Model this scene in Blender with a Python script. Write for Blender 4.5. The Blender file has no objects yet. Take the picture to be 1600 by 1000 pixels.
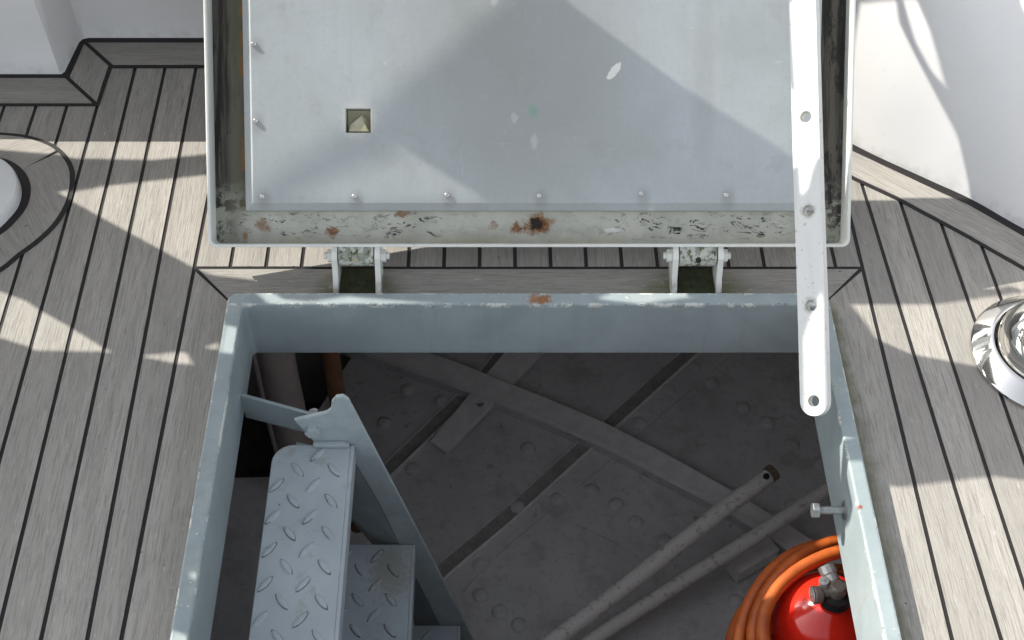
import bpy, bmesh, math, random
from mathutils import Vector, Matrix
from mathutils.geometry import delaunay_2d_cdt
C = bpy.context.scene.collection
SC = bpy.context.scene
# ------------------------------------------------------------------ camera, sky, sun, exposure
cam = bpy.data.objects.new('camera', bpy.data.cameras.new('camera')); C.objects.link(cam)
cam.location = (0, 0, 1.5)
cam.rotation_euler = (math.radians(90 - 50.274), 0, 0)
cam.data.sensor_width = 36; cam.data.lens = 36 * 2050 / 1600
cam.data.shift_x = 28 / 1600
cam.data.clip_start = 0.02; cam.data.clip_end = 4000
SC.camera = cam
SUN = Vector((-1.3, .70, 1.0)).normalized()
ELEV = math.asin(SUN.z); AZ = math.atan2(SUN.x, SUN.y)
w = bpy.data.worlds.new('World'); SC.world = w; w.use_nodes = True
nt = w.node_tree
bg = nt.nodes['Background']; bg.inputs['Strength'].default_value = 0.15
sky = nt.nodes.new('ShaderNodeTexSky'); sky.sky_type = 'NISHITA'; sky.sun_disc = False
sky.sun_elevation = ELEV; sky.sun_rotation = AZ; sky.dust_density = 2.5; sky.air_density = 1.0; sky.ozone_density = 1.0
hz = nt.nodes.new('ShaderNodeHueSaturation'); hz.inputs['Saturation'].default_value = .30; hz.inputs['Value'].default_value = 1.05   # thin pale overcast veil
nt.links.new(sky.outputs[0], hz.inputs['Color']); nt.links.new(hz.outputs[0], bg.inputs[0])
sl = bpy.data.lights.new('sun', 'SUN'); sl.energy = 4.2; sl.angle = math.radians(.27); sl.color = (1, .95, .86)
so = bpy.data.objects.new('sun', sl); C.objects.link(so)
so.rotation_euler = SUN.to_track_quat('Z', 'Y').to_euler()
SC.view_settings.view_transform = 'Standard'; SC.view_settings.look = 'None'
SC.view_settings.exposure = 0.95; SC.view_settings.gamma = 1
SC.cycles.max_bounces = 8; SC.cycles.diffuse_bounces = 5

rnd = random.Random(7)
# ------------------------------------------------------------------ node helper
class NB:
    def __init__(s, name):
        s.m = bpy.data.materials.new(name); s.m.use_nodes = True
        s.t = s.m.node_tree; s.b = s.t.nodes['Principled BSDF']
    def put(s, sock, v):
        if isinstance(v, bpy.types.NodeSocket): s.t.links.new(v, sock)
        elif isinstance(v, (tuple, list)) and sock.type == 'RGBA' and len(v) == 3: sock.default_value = (*v, 1)
        else: sock.default_value = v
    def math(s, op, a, b=0.0, clamp=False):
        n = s.t.nodes.new('ShaderNodeMath'); n.operation = op; n.use_clamp = clamp
        s.put(n.inputs[0], a); s.put(n.inputs[1], b); return n.outputs[0]
    def mul(s, a, b): return s.math('MULTIPLY', a, b)
    def add(s, a, b): return s.math('ADD', a, b)
    def sub(s, a, b): return s.math('SUBTRACT', a, b)
    def mx(s, a, b): return s.math('MAXIMUM', a, b)
    def step(s, v, lo, hi):
        n = s.t.nodes.new('ShaderNodeMapRange'); n.interpolation_type = 'SMOOTHSTEP'
        s.put(n.inputs[0], v); n.inputs[1].default_value = lo; n.inputs[2].default_value = hi; return n.outputs[0]
    def mix(s, f, a, b):
        n = s.t.nodes.new('ShaderNodeMix'); n.data_type = 'RGBA'
        s.put(n.inputs[0], f); s.put(n.inputs[6], a); s.put(n.inputs[7], b); return n.outputs[2]
    def vec(s, v, sc=(1, 1, 1), loc=(0, 0, 0)):
        n = s.t.nodes.new('ShaderNodeMapping'); s.put(n.inputs[0], v)
        n.inputs['Scale'].default_value = sc; n.inputs['Location'].default_value = loc; return n.outputs[0]
    def obj(s):
        return s.t.nodes.new('ShaderNodeTexCoord').outputs['Object']
    def geo(s, k='Position'): return s.t.nodes.new('ShaderNodeNewGeometry').outputs[k]
    def uv(s, name):
        n = s.t.nodes.new('ShaderNodeUVMap'); n.uv_map = name; return n.outputs[0]
    def xyz(s, v):
        n = s.t.nodes.new('ShaderNodeSeparateXYZ'); s.put(n.inputs[0], v); return n.outputs
    def noise(s, v, sc, det=4, rough=.55, dist=0):
        n = s.t.nodes.new('ShaderNodeTexNoise'); s.put(n.inputs['Vector'], v)
        n.inputs['Scale'].default_value = sc; n.inputs['Detail'].default_value = det
        n.inputs['Roughness'].default_value = rough; n.inputs['Distortion'].default_value = dist; return n.outputs[0]
    def dist(s, v, p, sc=(1, 1, 1)):
        n = s.t.nodes.new('ShaderNodeVectorMath'); n.operation = 'SUBTRACT'; s.put(n.inputs[0], v); n.inputs[1].default_value = p
        m = s.t.nodes.new('ShaderNodeVectorMath'); m.operation = 'MULTIPLY'; s.put(m.inputs[0], n.outputs[0]); m.inputs[1].default_value = sc
        l = s.t.nodes.new('ShaderNodeVectorMath'); l.operation = 'LENGTH'; s.put(l.inputs[0], m.outputs[0]); return l.outputs['Value']
    def bump(s, h, st=.3, d=.001):
        n = s.t.nodes.new('ShaderNodeBump'); n.inputs['Strength'].default_value = st; n.inputs['Distance'].default_value = d
        s.put(n.inputs['Height'], h); s.put(s.b.inputs['Normal'], n.outputs[0])
    def edge(s, r=.003):
        b = s.t.nodes.new('ShaderNodeBevel'); b.samples = 6; b.inputs['Radius'].default_value = r
        n = s.t.nodes.new('ShaderNodeVectorMath'); n.operation = 'DOT_PRODUCT'
        s.put(n.inputs[0], b.outputs[0]); s.put(n.inputs[1], s.geo('Normal'))
        return s.sub(1.0, n.outputs['Value'])
    def out(s, col, rough=.5, metal=0.0, spec=.5, coat=0):
        s.put(s.b.inputs['Base Color'], col); s.put(s.b.inputs['Roughness'], rough); s.put(s.b.inputs['Metallic'], metal)
        s.b.inputs['Specular IOR Level'].default_value = spec; s.b.inputs['Coat Weight'].default_value = coat
        s.b.inputs['Coat Roughness'].default_value = .12
        return s.m

def m_teak():
    n = NB('weathered_teak'); uv = n.uv('grain'); r = n.xyz(n.uv('tone'))[0]
    v1 = n.vec(uv, (20, 400, 1)); v2 = n.vec(uv, (70, 1000, 1)); v3 = n.vec(uv, (2.2, 34, 1))
    g1 = n.noise(v1, 1, 5, .6, .6); g2 = n.noise(v2, 1, 3, .6); g3 = n.noise(v3, 1, 4, .6, .8)
    pores = n.step(n.noise(n.vec(uv, (75, 620, 1)), 1, 2), .68, .80)
    col = n.mix(n.step(g3, .3, .7), (.405, .385, .35), (.32, .306, .282))
    col = n.mix(n.mul(n.step(g1, .44, .68), .72), col, (.20, .185, .165))
    col = n.mix(n.mul(n.step(g2, .5, .75), .5), col, (.50, .47, .42))
    col = n.mix(n.mul(pores, .6), col, (.12, .105, .09))
    col = n.mix(n.mul(r, .46), col, (.235, .222, .205))
    # algae along the hatch rim and stray dirt spots
    p = n.geo(); X = n.xyz(p)[0]; Y = n.xyz(p)[1]
    wob = n.mul(n.noise(p, 38, 4), .03)
    dl = n.math('ABSOLUTE', n.add(X, .394)); dr = n.math('ABSOLUTE', n.sub(X, .495))
    mr = n.sub(1.0, n.step(n.add(n.mul(dr, .8), wob), .018, .040)); ml = n.sub(1.0, n.step(n.add(dl, wob), .012, .024))
    ins = n.mul(n.step(n.sub(1.30, Y), 0, .04), 1)
    alg = n.mul(n.mx(mr, ml), ins)
    hg = n.mx(n.sub(1.0, n.step(n.dist(p, (-.205, 1.30, 0), (1, 1.3, 1)), .035, .085)), n.sub(1.0, n.step(n.dist(p, (.305, 1.30, 0), (.8, 1.5, 1)), .035, .09)))
    alg = n.mx(alg, n.mul(hg, n.step(n.noise(p, 55, 4), .25, .5)))
    col = n.mix(n.mul(alg, .72), col, (.115, .115, .045))
    sp = n.step(n.noise(p, 95, 1), .77, .80)
    col = n.mix(n.mul(sp, .7), col, (.07, .06, .05))
    lt = n.step(n.noise(n.vec(uv, (40, 260, 1), (3, 3, 0)), 1, 3, .7), .62, .72); col = n.mix(n.mul(lt, .5), col, (.58, .56, .52))
    st = n.step(n.noise(p, 7, 3, .6, .5), .56, .75)
    col = n.mix(n.mul(st, .28), col, (.20, .19, .17))
    h = n.add(n.mul(g1, .7), n.mul(g2, .4)); n.bump(h, .55, .0016)
    return n.out(col, .82, spec=.25)
def m_caulk():
    n = NB('black_deck_caulk'); g = n.noise(n.geo(), 160, 3)
    col = n.mix(g, (.013, .012, .013), (.028, .024, .025)); n.bump(g, .4, .001)
    return n.out(col, .55, spec=.35)
def m_coam():
    n = NB('grey_blue_hatch_paint'); p = n.geo(); x, y, z = n.xyz(p)
    c = n.noise(p, 14, 4, .6); f = n.noise(p, 170, 3)
    col = n.mix(n.step(c, .3, .7), (.315, .37, .38), (.26, .31, .32))
    streak = n.noise(n.vec(p, (60, 60, 5)), 1, 4)
    col = n.mix(n.mul(n.step(streak, .5, .75), .35), col, (.25, .28, .27))
    def near(v, c, t): return n.sub(1.0, n.step(n.math('ABSOLUTE', n.sub(v, c)), t * .4, t))
    wv = n.mul(n.sub(n.noise(p, 60, 4, .7), .5), .006); xw = n.add(x, wv); yw = n.add(y, wv); topz = n.step(z, .020, .026)
    frm = n.mx(n.mx(near(xw, -.3705, .0026), near(xw, .4735, .0036)), n.mx(near(xw, -.394, .0042), near(xw, .495, .003)))
    e = n.mx(n.mul(frm, n.sub(1.0, n.step(y, 1.275, 1.28))), n.mx(near(yw, 1.2515, .0035), near(yw, 1.275, .0055)))
    e = n.mul(e, topz); ch = n.mul(e, n.step(n.noise(n.vec(p, (1, .55, 1)), 34, 6, .8), .52, .57))
    chips = n.mx(ch, n.mul(n.step(n.noise(p, 120, 2), .73, .76), n.step(z, .022, .028)))
    col = n.mix(n.mul(chips, .85), col, (.66, .66, .60))
    dk = n.mul(e, n.step(n.noise(p, 190, 2), .64, .68)); col = n.mix(n.mul(dk, .7), col, (.10, .07, .05))
    rn = n.add(n.dist(p, (.066, 1.262, .03), (1, 2.0, 1)), n.mul(n.sub(n.noise(p, 110, 4, .7), .5), .055))
    ru = n.sub(1.0, n.step(rn, .010, .022)); col = n.mix(ru, col, n.mix(f, (.17, .055, .02), (.36, .17, .06)))
    r2 = n.sub(1.0, n.step(n.dist(p, (.477, .905, .028)), .002, .005)); col = n.mix(r2, col, (.25, .07, .04))
    gr = n.mul(n.step(n.noise(n.vec(p, (1, 1, 1)), 9, 4, .7), .50, .68), n.step(z, .02, .03)); col = n.mix(n.mul(gr, .3), col, (.50, .50, .44))
    run = n.mul(n.step(n.noise(n.vec(p, (48, 48, 3), (2, 5, 0)), 1, 4, .7), .64, .72), n.sub(1.0, n.step(z, .015, .028))); col = n.mix(n.mul(run, .35), col, (.26, .20, .13))
    scf = n.step(n.noise(n.vec(p, (14, 22, 30), (8, 3, 0)), 2, 6, .8), .66, .70); col = n.mix(n.mul(scf, .35), col, (.56, .58, .56))
    n.bump(n.add(n.mul(f, .3), n.mul(c, 1.6)), .4, .002)
    return n.out(col, n.add(.34, n.mul(f, .2)), spec=.5)
def m_panel():
    n = NB('dull_aluminium_panel'); o = n.obj(); x, y, z = n.xyz(o)
    c = n.noise(o, 5, 5, .6, .3); f = n.noise(o, 130, 4, .65); vs = n.noise(n.vec(o, (70, 6, 1)), 1, 4)
    col = n.mix(n.step(c, .3, .72), (.50, .54, .555), (.42, .45, .445))
    col = n.mix(n.mul(n.step(f, .5, .72), .28), col, (.36, .38, .36))
    col = n.mix(n.mul(n.step(n.noise(o, 60, 4, .75), .58, .70), n.mul(.65, n.sub(1.0, n.step(n.dist(o, (.07, .24, 0), (1, .8, 0)), .04, .22)))), col, (.66, .68, .66))
    col = n.mix(n.mul(n.step(vs, .45, .75), .18), col, (.40, .42, .40))
    d = n.sub(1.0, n.step(n.dist(o, (.05, .26, 0), (1, .75, 0)), .05, .27)); col = n.mix(n.mul(d, .62), col, (.33, .335, .31))
    sm = n.sub(1.0, n.step(n.add(n.dist(o, (.31, .24, 0), (1, .12, 0)), n.mul(n.sub(c, .5), .03)), .006, .022)); col = n.mix(n.mul(sm, .35), col, (.36, .37, .35))
    ring = n.sub(1.0, n.step(n.add(n.dist(o, (-.2, .187, 0), (1, 1, 0)), n.mul(n.sub(f, .5), .02)), .02, .036)); col = n.mix(n.mul(ring, .45), col, (.66, .65, .60))
    scx = n.noise(n.vec(o, (14, 170, 1), (1, 2, 0)), 1, 3, .6, 1.2); scy = n.noise(n.vec(o, (190, 9, 1)), 1, 3, .6, 1.5)
    col = n.mix(n.mul(n.mx(n.step(scx, .70, .74), n.step(scy, .70, .74)), .35), col, (.66, .68, .67))
    for (a, b) in ((-.354, .298), (-.353, .186), (-.345, .075), (-.208, .075), (-.070, .077), (.067, .076), (.219, .079), (.345, .077)):
        q = n.sub(1.0, n.step(n.add(n.dist(o, (a + .003, b - .005, 0), (1, .7, 0)), n.mul(n.sub(f, .5), .012)), .003, .016)); col = n.mix(n.mul(q, .45), col, (.26, .265, .25))
    bl = n.mul(n.step(n.noise(n.vec(o, (1, 1, 1), (7, 1, 0)), 11, 5, .75), .56, .68), .28); col = n.mix(bl, col, (.34, .35, .34))
    gs = n.sub(1.0, n.step(n.dist(o, (.058, .20, 0), (1, .7, 0)), .002, .010)); col = n.mix(n.mul(gs, .45), col, (.12, .42, .25))
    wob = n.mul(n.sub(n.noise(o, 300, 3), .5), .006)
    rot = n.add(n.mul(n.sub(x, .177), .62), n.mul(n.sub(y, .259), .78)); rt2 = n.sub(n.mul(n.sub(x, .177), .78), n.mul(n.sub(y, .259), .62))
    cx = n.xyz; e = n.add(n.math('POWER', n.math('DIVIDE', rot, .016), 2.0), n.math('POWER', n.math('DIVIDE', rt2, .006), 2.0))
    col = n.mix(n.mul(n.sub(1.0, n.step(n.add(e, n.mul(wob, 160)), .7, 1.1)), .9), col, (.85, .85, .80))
    for (a, b, r_, s2) in ((.0, .36, .012, 40), (.03, .19, .01, 90), (-.16, .27, .003, 90), (.235, .05, .012, 90), (.06, .155, .012, 60)):
        q = n.sub(1.0, n.step(n.add(n.dist(o, (a, b, 0), (1.6, 1, 0)), n.mul(n.sub(n.noise(o, s2, 4), .5), .02)), r_ * .3, r_)); col = n.mix(n.mul(q, .30), col, (.78, .78, .75))
    sp = n.step(n.noise(o, 110, 1), .80, .83); col = n.mix(n.mul(sp, .5), col, (.22, .22, .20))
    n.bump(n.add(n.mul(f, .2), n.mul(c, 3)), .25, .002)
    return n.out(col, n.add(.40, n.mul(f, .2)), .12, spec=.5)
def m_gutter():
    n = NB('peeling_lid_gutter_paint'); o = n.obj(); x, y, z = n.xyz(o)
    bott = n.sub(1.0, n.step(y, .050, .058)); mid = n.mul(bott, n.mul(n.step(x, -.41, -.36), n.sub(1.0, n.step(x, .475, .50))))
    c = n.noise(o, 22, 5, .65); f = n.noise(o, 180, 4, .7)
    pale = n.mix(n.step(c, .35, .7), (.54, .535, .47), (.43, .43, .37))
    stx = n.noise(n.vec(o, (4, 70, 4)), 1, 3); sty = n.noise(n.vec(o, (70, 4, 4)), 1, 4)
    dark = n.mix(n.step(sty, .38, .62), (.028, .026, .023), (.11, .10, .085)); dark = n.mix(n.mul(n.step(n.noise(n.vec(o, (210, 12, 4)), 1, 4), .5, .7), .5), dark, (.16, .15, .12))
    dark = n.mix(n.mul(n.step(n.noise(n.vec(o, (60, 14, 20)), 1, 6, .75), .53, .58), .85), dark, (.02, .022, .022))
    dark = n.mix(n.mul(n.sub(1.0, n.step(x, -.392, -.380)), 0.0), dark, (.1, .1, .1))
    lft = n.mul(n.sub(1.0, n.step(x, -.40, -.385)), n.step(n.noise(o, 30, 4), .45, .6))
    ol = n.mul(n.step(x, -.401, -.392), n.sub(1.0, n.step(x, -.3, -.29))); dark = n.mix(n.mul(ol, .7), dark, (.17, .165, .115))
    fl = n.mul(n.step(n.noise(n.vec(o, (48, 110, 60)), 1, 7, .78, .9), .565, .585), n.mul(n.sub(1.0, n.step(n.math('ABSOLUTE', n.sub(y, .031)), .012, .024)), 1))
    band = n.mx(n.sub(1.0, n.step(n.math('ABSOLUTE', n.add(x, .37)), .05, .20)), n.mx(n.sub(1.0, n.step(n.math('ABSOLUTE', n.sub(x, .31)), .10, .16)), n.sub(1.0, n.step(n.math('ABSOLUTE', n.add(x, .13)), .02, .08))))
    pale = n.mix(n.mul(fl, band), pale, (.03, .032, .033))
    yl = n.mul(n.sub(1.0, n.step(y, .006, .02)), n.step(n.noise(n.vec(o, (9, 9, 9)), 1, 3), .45, .65)); pale = n.mix(n.mul(yl, .35), pale, (.42, .40, .20))
    wr = n.mul(n.sub(n.noise(o, 70, 4, .7), .5), .03)
    for (a, b, r_, k, sx) in ((.067, .033, .022, 1, .75), (.032, .028, .010, .9, 1), (-.244, .021, .010, .9, 1), (-.348, .030, .013, .7, .8), (.0, .03, .008, .5, 1), (-.135, .05, .006, .8, .3)):
        q = n.sub(1.0, n.step(n.add(n.dist(o, (a, b, 0), (sx, 1, 0)), wr), r_ * .35, r_)); pale = n.mix(n.mul(q, k), pale, n.mix(n.step(f, .35, .65), (.13, .045, .018), (.32, .165, .06)))
    q = n.sub(1.0, n.step(n.add(n.dist(o, (.062, .034, 0), (.8, 1, 0)), wr), .006, .010)); pale = n.mix(q, pale, (.03, .02, .018))
    q = n.sub(1.0, n.step(n.add(n.dist(o, (.178, .024, 0), (.3, 1, 0)), n.mul(wr, .2)), .002, .004)); pale = n.mix(q, pale, (.7, .7, .65))
    col = n.mix(mid, dark, pale)
    crn = n.mul(n.sub(1.0, n.step(y, .055, .11)), n.step(n.noise(o, 45, 5, .7), .44, .56)); col = n.mix(n.mul(n.sub(1.0, mid), crn), col, (.32, .325, .27))
    ru = n.mul(n.sub(1.0, n.step(n.math('ABSOLUTE', n.add(x, .3765)), .002, .005)), n.step(n.noise(n.vec(o, (5, 25, 5)), 1, 4), .45, .6)); col = n.mix(n.mul(ru, .8), col, (.30, .15, .04))
    n.bump(n.add(f, n.mul(fl, -1.5)), .5, .001)
    return n.out(col, .7, spec=.25)
def m_white(name, col=(.80, .80, .79), dirt=.25, rough=.35, coat=0):
    n = NB(name); p = n.geo(); c = n.noise(p, 6, 4, .6); f = n.noise(p, 90, 3)
    k = n.mix(n.mul(n.step(c, .4, .8), dirt), col, tuple(v * .78 for v in col))
    k = n.mix(n.mul(n.step(f, .62, .75), dirt), k, tuple(v * .6 for v in col))
    refl_streak = n.noise(n.vec(p, (3, 3, 26)), 1, 4, .6, 1.0); k = n.mix(n.mul(n.step(refl_streak, .5, .75), dirt * .8), k, tuple(v * .84 for v in col))  # wavy streaks tinted in to stand for curved reflected light
    lo = n.mul(n.sub(1.0, n.step(n.xyz(p)[2], .004, .03)), n.step(n.noise(p, 40, 4, .7), .4, .65)); k = n.mix(n.mul(lo, dirt * 2.2), k, (.34, .33, .27))
    n.bump(n.add(c, n.mul(f, .1)), .25, .003)
    return n.out(k, rough, coat=coat)
def m_bar():
    n = NB('white_bar_paint'); o = n.obj(); c = n.noise(n.vec(o, (60, 8, 30)), 1, 4); f = n.noise(o, 120, 3)
    k = n.mix(n.mul(n.step(c, .4, .75), .35), (.70, .71, .69), (.52, .54, .51))
    k = n.mix(n.mul(n.step(f, .62, .70), .6), k, (.36, .34, .29))
    for q_ in range(4): k = n.mix(n.mul(n.sub(1.0, n.step(n.add(n.dist(o, (0, .0205 + .1300 * q_, 0)), n.mul(n.sub(f, .5), .012)), .007, .013)), .55), k, (.30, .27, .22))
    e = n.mul(n.step(n.edge(.002), .03, .2), n.step(n.noise(o, 45, 3), .5, .62)); k = n.mix(n.mul(e, .5), k, (.45, .36, .27))
    n.bump(f, .15, .0006); return n.out(k, .38)
def m_hull():
    n = NB('dull_grey_hull_paint'); p = n.geo(); c = n.noise(p, 4, 5, .6); f = n.noise(p, 60, 5, .65)
    k = n.mix(n.step(c, .3, .7), (.70, .68, .665), (.58, .57, .56))
    k = n.mix(n.mul(n.step(f, .5, .7), .35), k, (.38, .35, .32))
    k = n.mix(n.mul(n.step(n.noise(p, 13, 5, .7), .50, .66), .45), k, (.40, .38, .36)); k = n.mix(n.mul(n.step(n.noise(n.vec(p, (1, 1, 1), (5, 2, 0)), 22, 6, .75), .60, .64), .5), k, (.68, .65, .60)); k = n.mix(n.mul(n.step(n.noise(n.vec(p, (1, 1, 1), (2, 9, 0)), 17, 5, .75), .63, .70), .55), k, (.26, .17, .11))
    k = n.mix(n.mul(n.step(n.noise(p, 90, 2), .74, .78), .7), k, (.09, .07, .05))
    k = n.mix(n.mul(n.step(n.noise(n.vec(p, (3, 14, 3), (1, 4, 0)), 4, 6, .8), .60, .68), .5), k, (.30, .19, .12))
    k = n.mix(n.mul(n.step(n.noise(n.vec(p, (30, 5, 5), (3, 4, 0)), 4, 5, .7), .68, .71), .5), k, (.78, .76, .72))
    n.bump(n.add(f, c), .5, .004); return n.out(k, .7, spec=.2)
def m_tread():
    n = NB('pale_tread_paint'); p = n.geo(); o = n.obj(); c = n.noise(p, 9, 4); f = n.noise(p, 120, 4, .65)
    k = n.mix(n.step(c, .3, .7), (.39, .44, .465), (.33, .375, .40))
    e = n.step(n.edge(.0022), .015, .14)
    k = n.mix(n.mul(e, .42), k, (.16, .17, .15))
    w2 = n.mul(e, n.step(n.noise(p, 70, 4), .52, .6)); k = n.mix(n.mul(w2, .5), k, (.70, .72, .70))
    q = n.sub(1.0, n.step(n.add(n.dist(p, (-.165, 1.03, -.365), (1, .7, 1)), n.mul(n.sub(f, .5), .08)), .012, .05)); k = n.mix(n.mul(q, .55), k, (.24, .21, .14))
    k = n.mix(n.mul(n.step(n.noise(p, 110, 1), .77, .80), .8), k, (.08, .06, .05))
    k = n.mix(n.mul(n.step(n.noise(p, 26, 5, .75), .55, .66), .45), k, (.27, .27, .25))
    n.bump(f, .3, .001); return n.out(k, .45)
def m_plain(name, a, b, sc=40, rough=.5, metal=0.0, st=.2, spec=.5, coat=0):
    n = NB(name); p = n.geo(); f = n.noise(p, sc, 4, .65); k = n.mix(n.step(f, .3, .7), a, b); n.bump(f, st, .001)
    return n.out(k, rough, metal, spec, coat)
def m_moss():
    n = NB('mossy_hinge_paint'); p = n.geo(); f = n.noise(p, 110, 5, .7); c = n.noise(p, 60, 4)
    k = n.mix(n.step(c, .48, .54), (.55, .56, .50), (.30, .32, .27)); k = n.mix(n.step(f, .52, .60), k, (.09, .11, .04)); n.bump(f, .8, .002)
    return n.out(k, .75)
def m_steel():
    n = NB('polished_stainless_steel'); p = n.geo(); f = n.noise(p, 14, 3); r = n.noise(p, 200, 3)
    n.bump(f, .05, .003); return n.out((.78, .77, .74), n.add(.05, n.mul(r, .06)), 1.0)
def m_pole():
    n = NB('scuffed_pole_paint'); p = n.geo(); f = n.noise(p, 70, 5, .75)
    k = n.mix(n.mul(n.step(f, .55, .62), .75), (.68, .66, .62), (.40, .34, .26)); n.bump(f, .3, .001); return n.out(k, .6)

TEAK = m_teak(); CAULK = m_caulk(); COAM = m_coam(); PANEL = m_panel(); GUT = m_gutter()
GEL = m_white('white_gelcoat', (.76, .76, .76), .12, .28, .3); RIMW = m_white('white_lid_rim_paint', (.78, .79, .74), .6, .45)
BARM = m_bar(); HULL = m_hull(); TREAD = m_tread(); MOSS = m_moss(); STEEL = m_steel(); POLE = m_pole()
GRIME_SHADE = m_plain('tread_grime_shade', (.20, .215, .21), (.11, .12, .115), 200, .7)  # grime plus painted shade, mostly on one side of each raised lens
STRG = m_plain('grey_blue_ladder_paint', (.42, .48, .49), (.34, .39, .40), 30, .45)
HULLD = m_plain('dark_bilge_paint', (.22, .20, .18), (.14, .125, .11), 20, .8)
RIB_LIT = m_plain('lit_rib_paint', (.86, .84, .81), (.74, .72, .70), 35, .6, st=.4)  # caught light painted in: paler than the hull tone around it
GROOVE_SHADE = m_plain('painted_channel_shade', (.40, .37, .35), (.28, .26, .24), 40, .85)  # darker tone standing in for shade inside the frame channels
UNDER = m_plain('off_white_underdeck_paint', (.80, .78, .76), (.74, .72, .70), 20, .7)
MOSS_SHADE = m_plain('moss_and_shade', (.02, .025, .01), (.05, .055, .02), 120, .9, st=.8)  # moss colour made darker to include the shade between hinge plates
RED = m_plain('glossy_red_enamel', (.82, .028, .012), (.74, .022, .010), 8, .16, st=.02, coat=.6)
BLK = m_plain('black_rubber', (.012, .012, .012), (.03, .03, .03), 50, .5)
BRASS = m_plain('tarnished_nickel', (.42, .37, .32), (.27, .23, .19), 60, .28, .5)
SILV = m_plain('satin_nickel', (.72, .70, .66), (.55, .53, .50), 60, .28, .35, st=.05)
CHR = m_plain('bright_chrome', (.82, .81, .79), (.72, .70, .68), 60, .30, 1.0, st=.05)
HOSE = m_plain('orange_hose_rubber', (.50, .115, .018), (.34, .068, .013), 25, .45, st=.1)
WOODB = m_plain('brown_varnished_post', (.20, .085, .035), (.13, .055, .025), 30, .5)
PIPE = m_plain('beige_pipe_paint', (.42, .35, .32), (.34, .29, .265), 20, .6)
BUFF = m_plain('worn_buff_wood', (.52, .50, .36), (.40, .37, .25), 60, .75)
ZINC = m_plain('dull_galvanised_steel', (.40, .42, .42), (.24, .25, .25), 90, .4, .8)
GLS = m_white('gauge_face', (.8, .8, .78), .1, .3)
GOBO = m_plain('grey_gobo', (.35, .35, .33), (.30, .30, .29), 20, .9)  # skin of the added sheet that shapes the deck shade
WATER = m_plain('sea_water', (.02, .05, .06), (.03, .07, .08), 1, .12)

# ------------------------------------------------------------------ mesh helpers
def obj(name, bm, mats, parent=None, smooth=False, bevel=0, seg=2, loc=None):
    me = bpy.data.meshes.new(name)
    if isinstance(bm, bmesh.types.BMesh):
        bmesh.ops.recalc_face_normals(bm, faces=bm.faces); bm.to_mesh(me); bm.free()
    else: me = bm; me.name = name
    o = bpy.data.objects.new(name, me); C.objects.link(o)
    for m in (mats if isinstance(mats, (list, tuple)) else [mats]): me.materials.append(m)
    if smooth:
        for p in me.polygons: p.use_smooth = True
        me.set_sharp_from_angle(angle=math.radians(40))
    if bevel:
        b = o.modifiers.new('soft_edges', 'BEVEL'); b.width = bevel; b.segments = seg; b.limit_method = 'ANGLE'; b.angle_limit = math.radians(35)
    if parent: o.parent = parent
    if loc: o.location = loc
    return o
def tag(o, label=None, cat=None, group=None, kind=None):
    if label: o['label'] = label
    if cat: o['category'] = cat
    if group: o['group'] = group
    if kind: o['kind'] = kind
    return o
def empty(name, loc, label, cat, group=None):
    o = bpy.data.objects.new(name, None); o.empty_display_size = .05; C.objects.link(o); o.location = loc
    return tag(o, label, cat, group)
def box(bm, a, b):
    vs = [bm.verts.new((x, y, z)) for x in (a[0], b[0]) for y in (a[1], b[1]) for z in (a[2], b[2])]
    for f in ((0, 1, 3, 2), (4, 6, 7, 5), (0, 4, 5, 1), (2, 3, 7, 6), (0, 2, 6, 4), (1, 5, 7, 3)): bm.faces.new([vs[i] for i in f])
def prism(bm, pts, z0, z1):
    lo = [bm.verts.new((x, y, z0)) for x, y in pts]; hi = [bm.verts.new((x, y, z1)) for x, y in pts]
    bm.faces.new(hi); bm.faces.new(lo[::-1])
    for i in range(len(pts)): j = (i + 1) % len(pts); bm.faces.new((lo[i], lo[j], hi[j], hi[i]))
def hexa(bm, p):   # 8 points: bottom 4, top 4
    v = [bm.verts.new(q) for q in p]
    bm.faces.new(v[3::-1]); bm.faces.new(v[4:8])
    for i in range(4): j = (i + 1) % 4; bm.faces.new((v[i], v[j], v[j + 4], v[i + 4]))
def tube(bm, pts, r, n=12, cap=True):
    pts = [Vector(p) for p in pts]; rs = r if isinstance(r, (list, tuple)) else [r] * len(pts)
    t0 = (pts[1] - pts[0]).normalized(); up = Vector((0, 0, 1)) if abs(t0.z) < .9 else Vector((1, 0, 0))
    a = t0.cross(up).normalized(); rings = []
    for i, p in enumerate(pts):
        t = (pts[min(i + 1, len(pts) - 1)] - pts[max(i - 1, 0)]).normalized()
        a = (a - t * a.dot(t)).normalized(); b = t.cross(a)
        rings.append([bm.verts.new(p + (a * math.cos(q) + b * math.sin(q)) * rs[i]) for q in [2 * math.pi * k / n for k in range(n)]])
    for i in range(len(rings) - 1):
        for k in range(n): bm.faces.new((rings[i][k], rings[i][(k + 1) % n], rings[i + 1][(k + 1) % n], rings[i + 1][k]))
    if cap: bm.faces.new(rings[0][::-1]); bm.faces.new(rings[-1])
def lathe(bm, prof, n=40, c=(0, 0)):
    rings = []
    for r, z in prof:
        rings.append([bm.verts.new((c[0] + r * math.cos(2 * math.pi * k / n), c[1] + r * math.sin(2 * math.pi * k / n), z)) for k in range(n)] if r > 1e-6 else [bm.verts.new((c[0], c[1], z))])
    for A, B in zip(rings, rings[1:]):
        for k in range(n):
            j = (k + 1) % n
            if len(A) == 1 and len(B) == 1: continue
            if len(A) == 1: bm.faces.new((A[0], B[k], B[j]))
            elif len(B) == 1: bm.faces.new((A[k], B[0], A[j]))
            else: bm.faces.new((A[k], A[j], B[j], B[k]))
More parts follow.
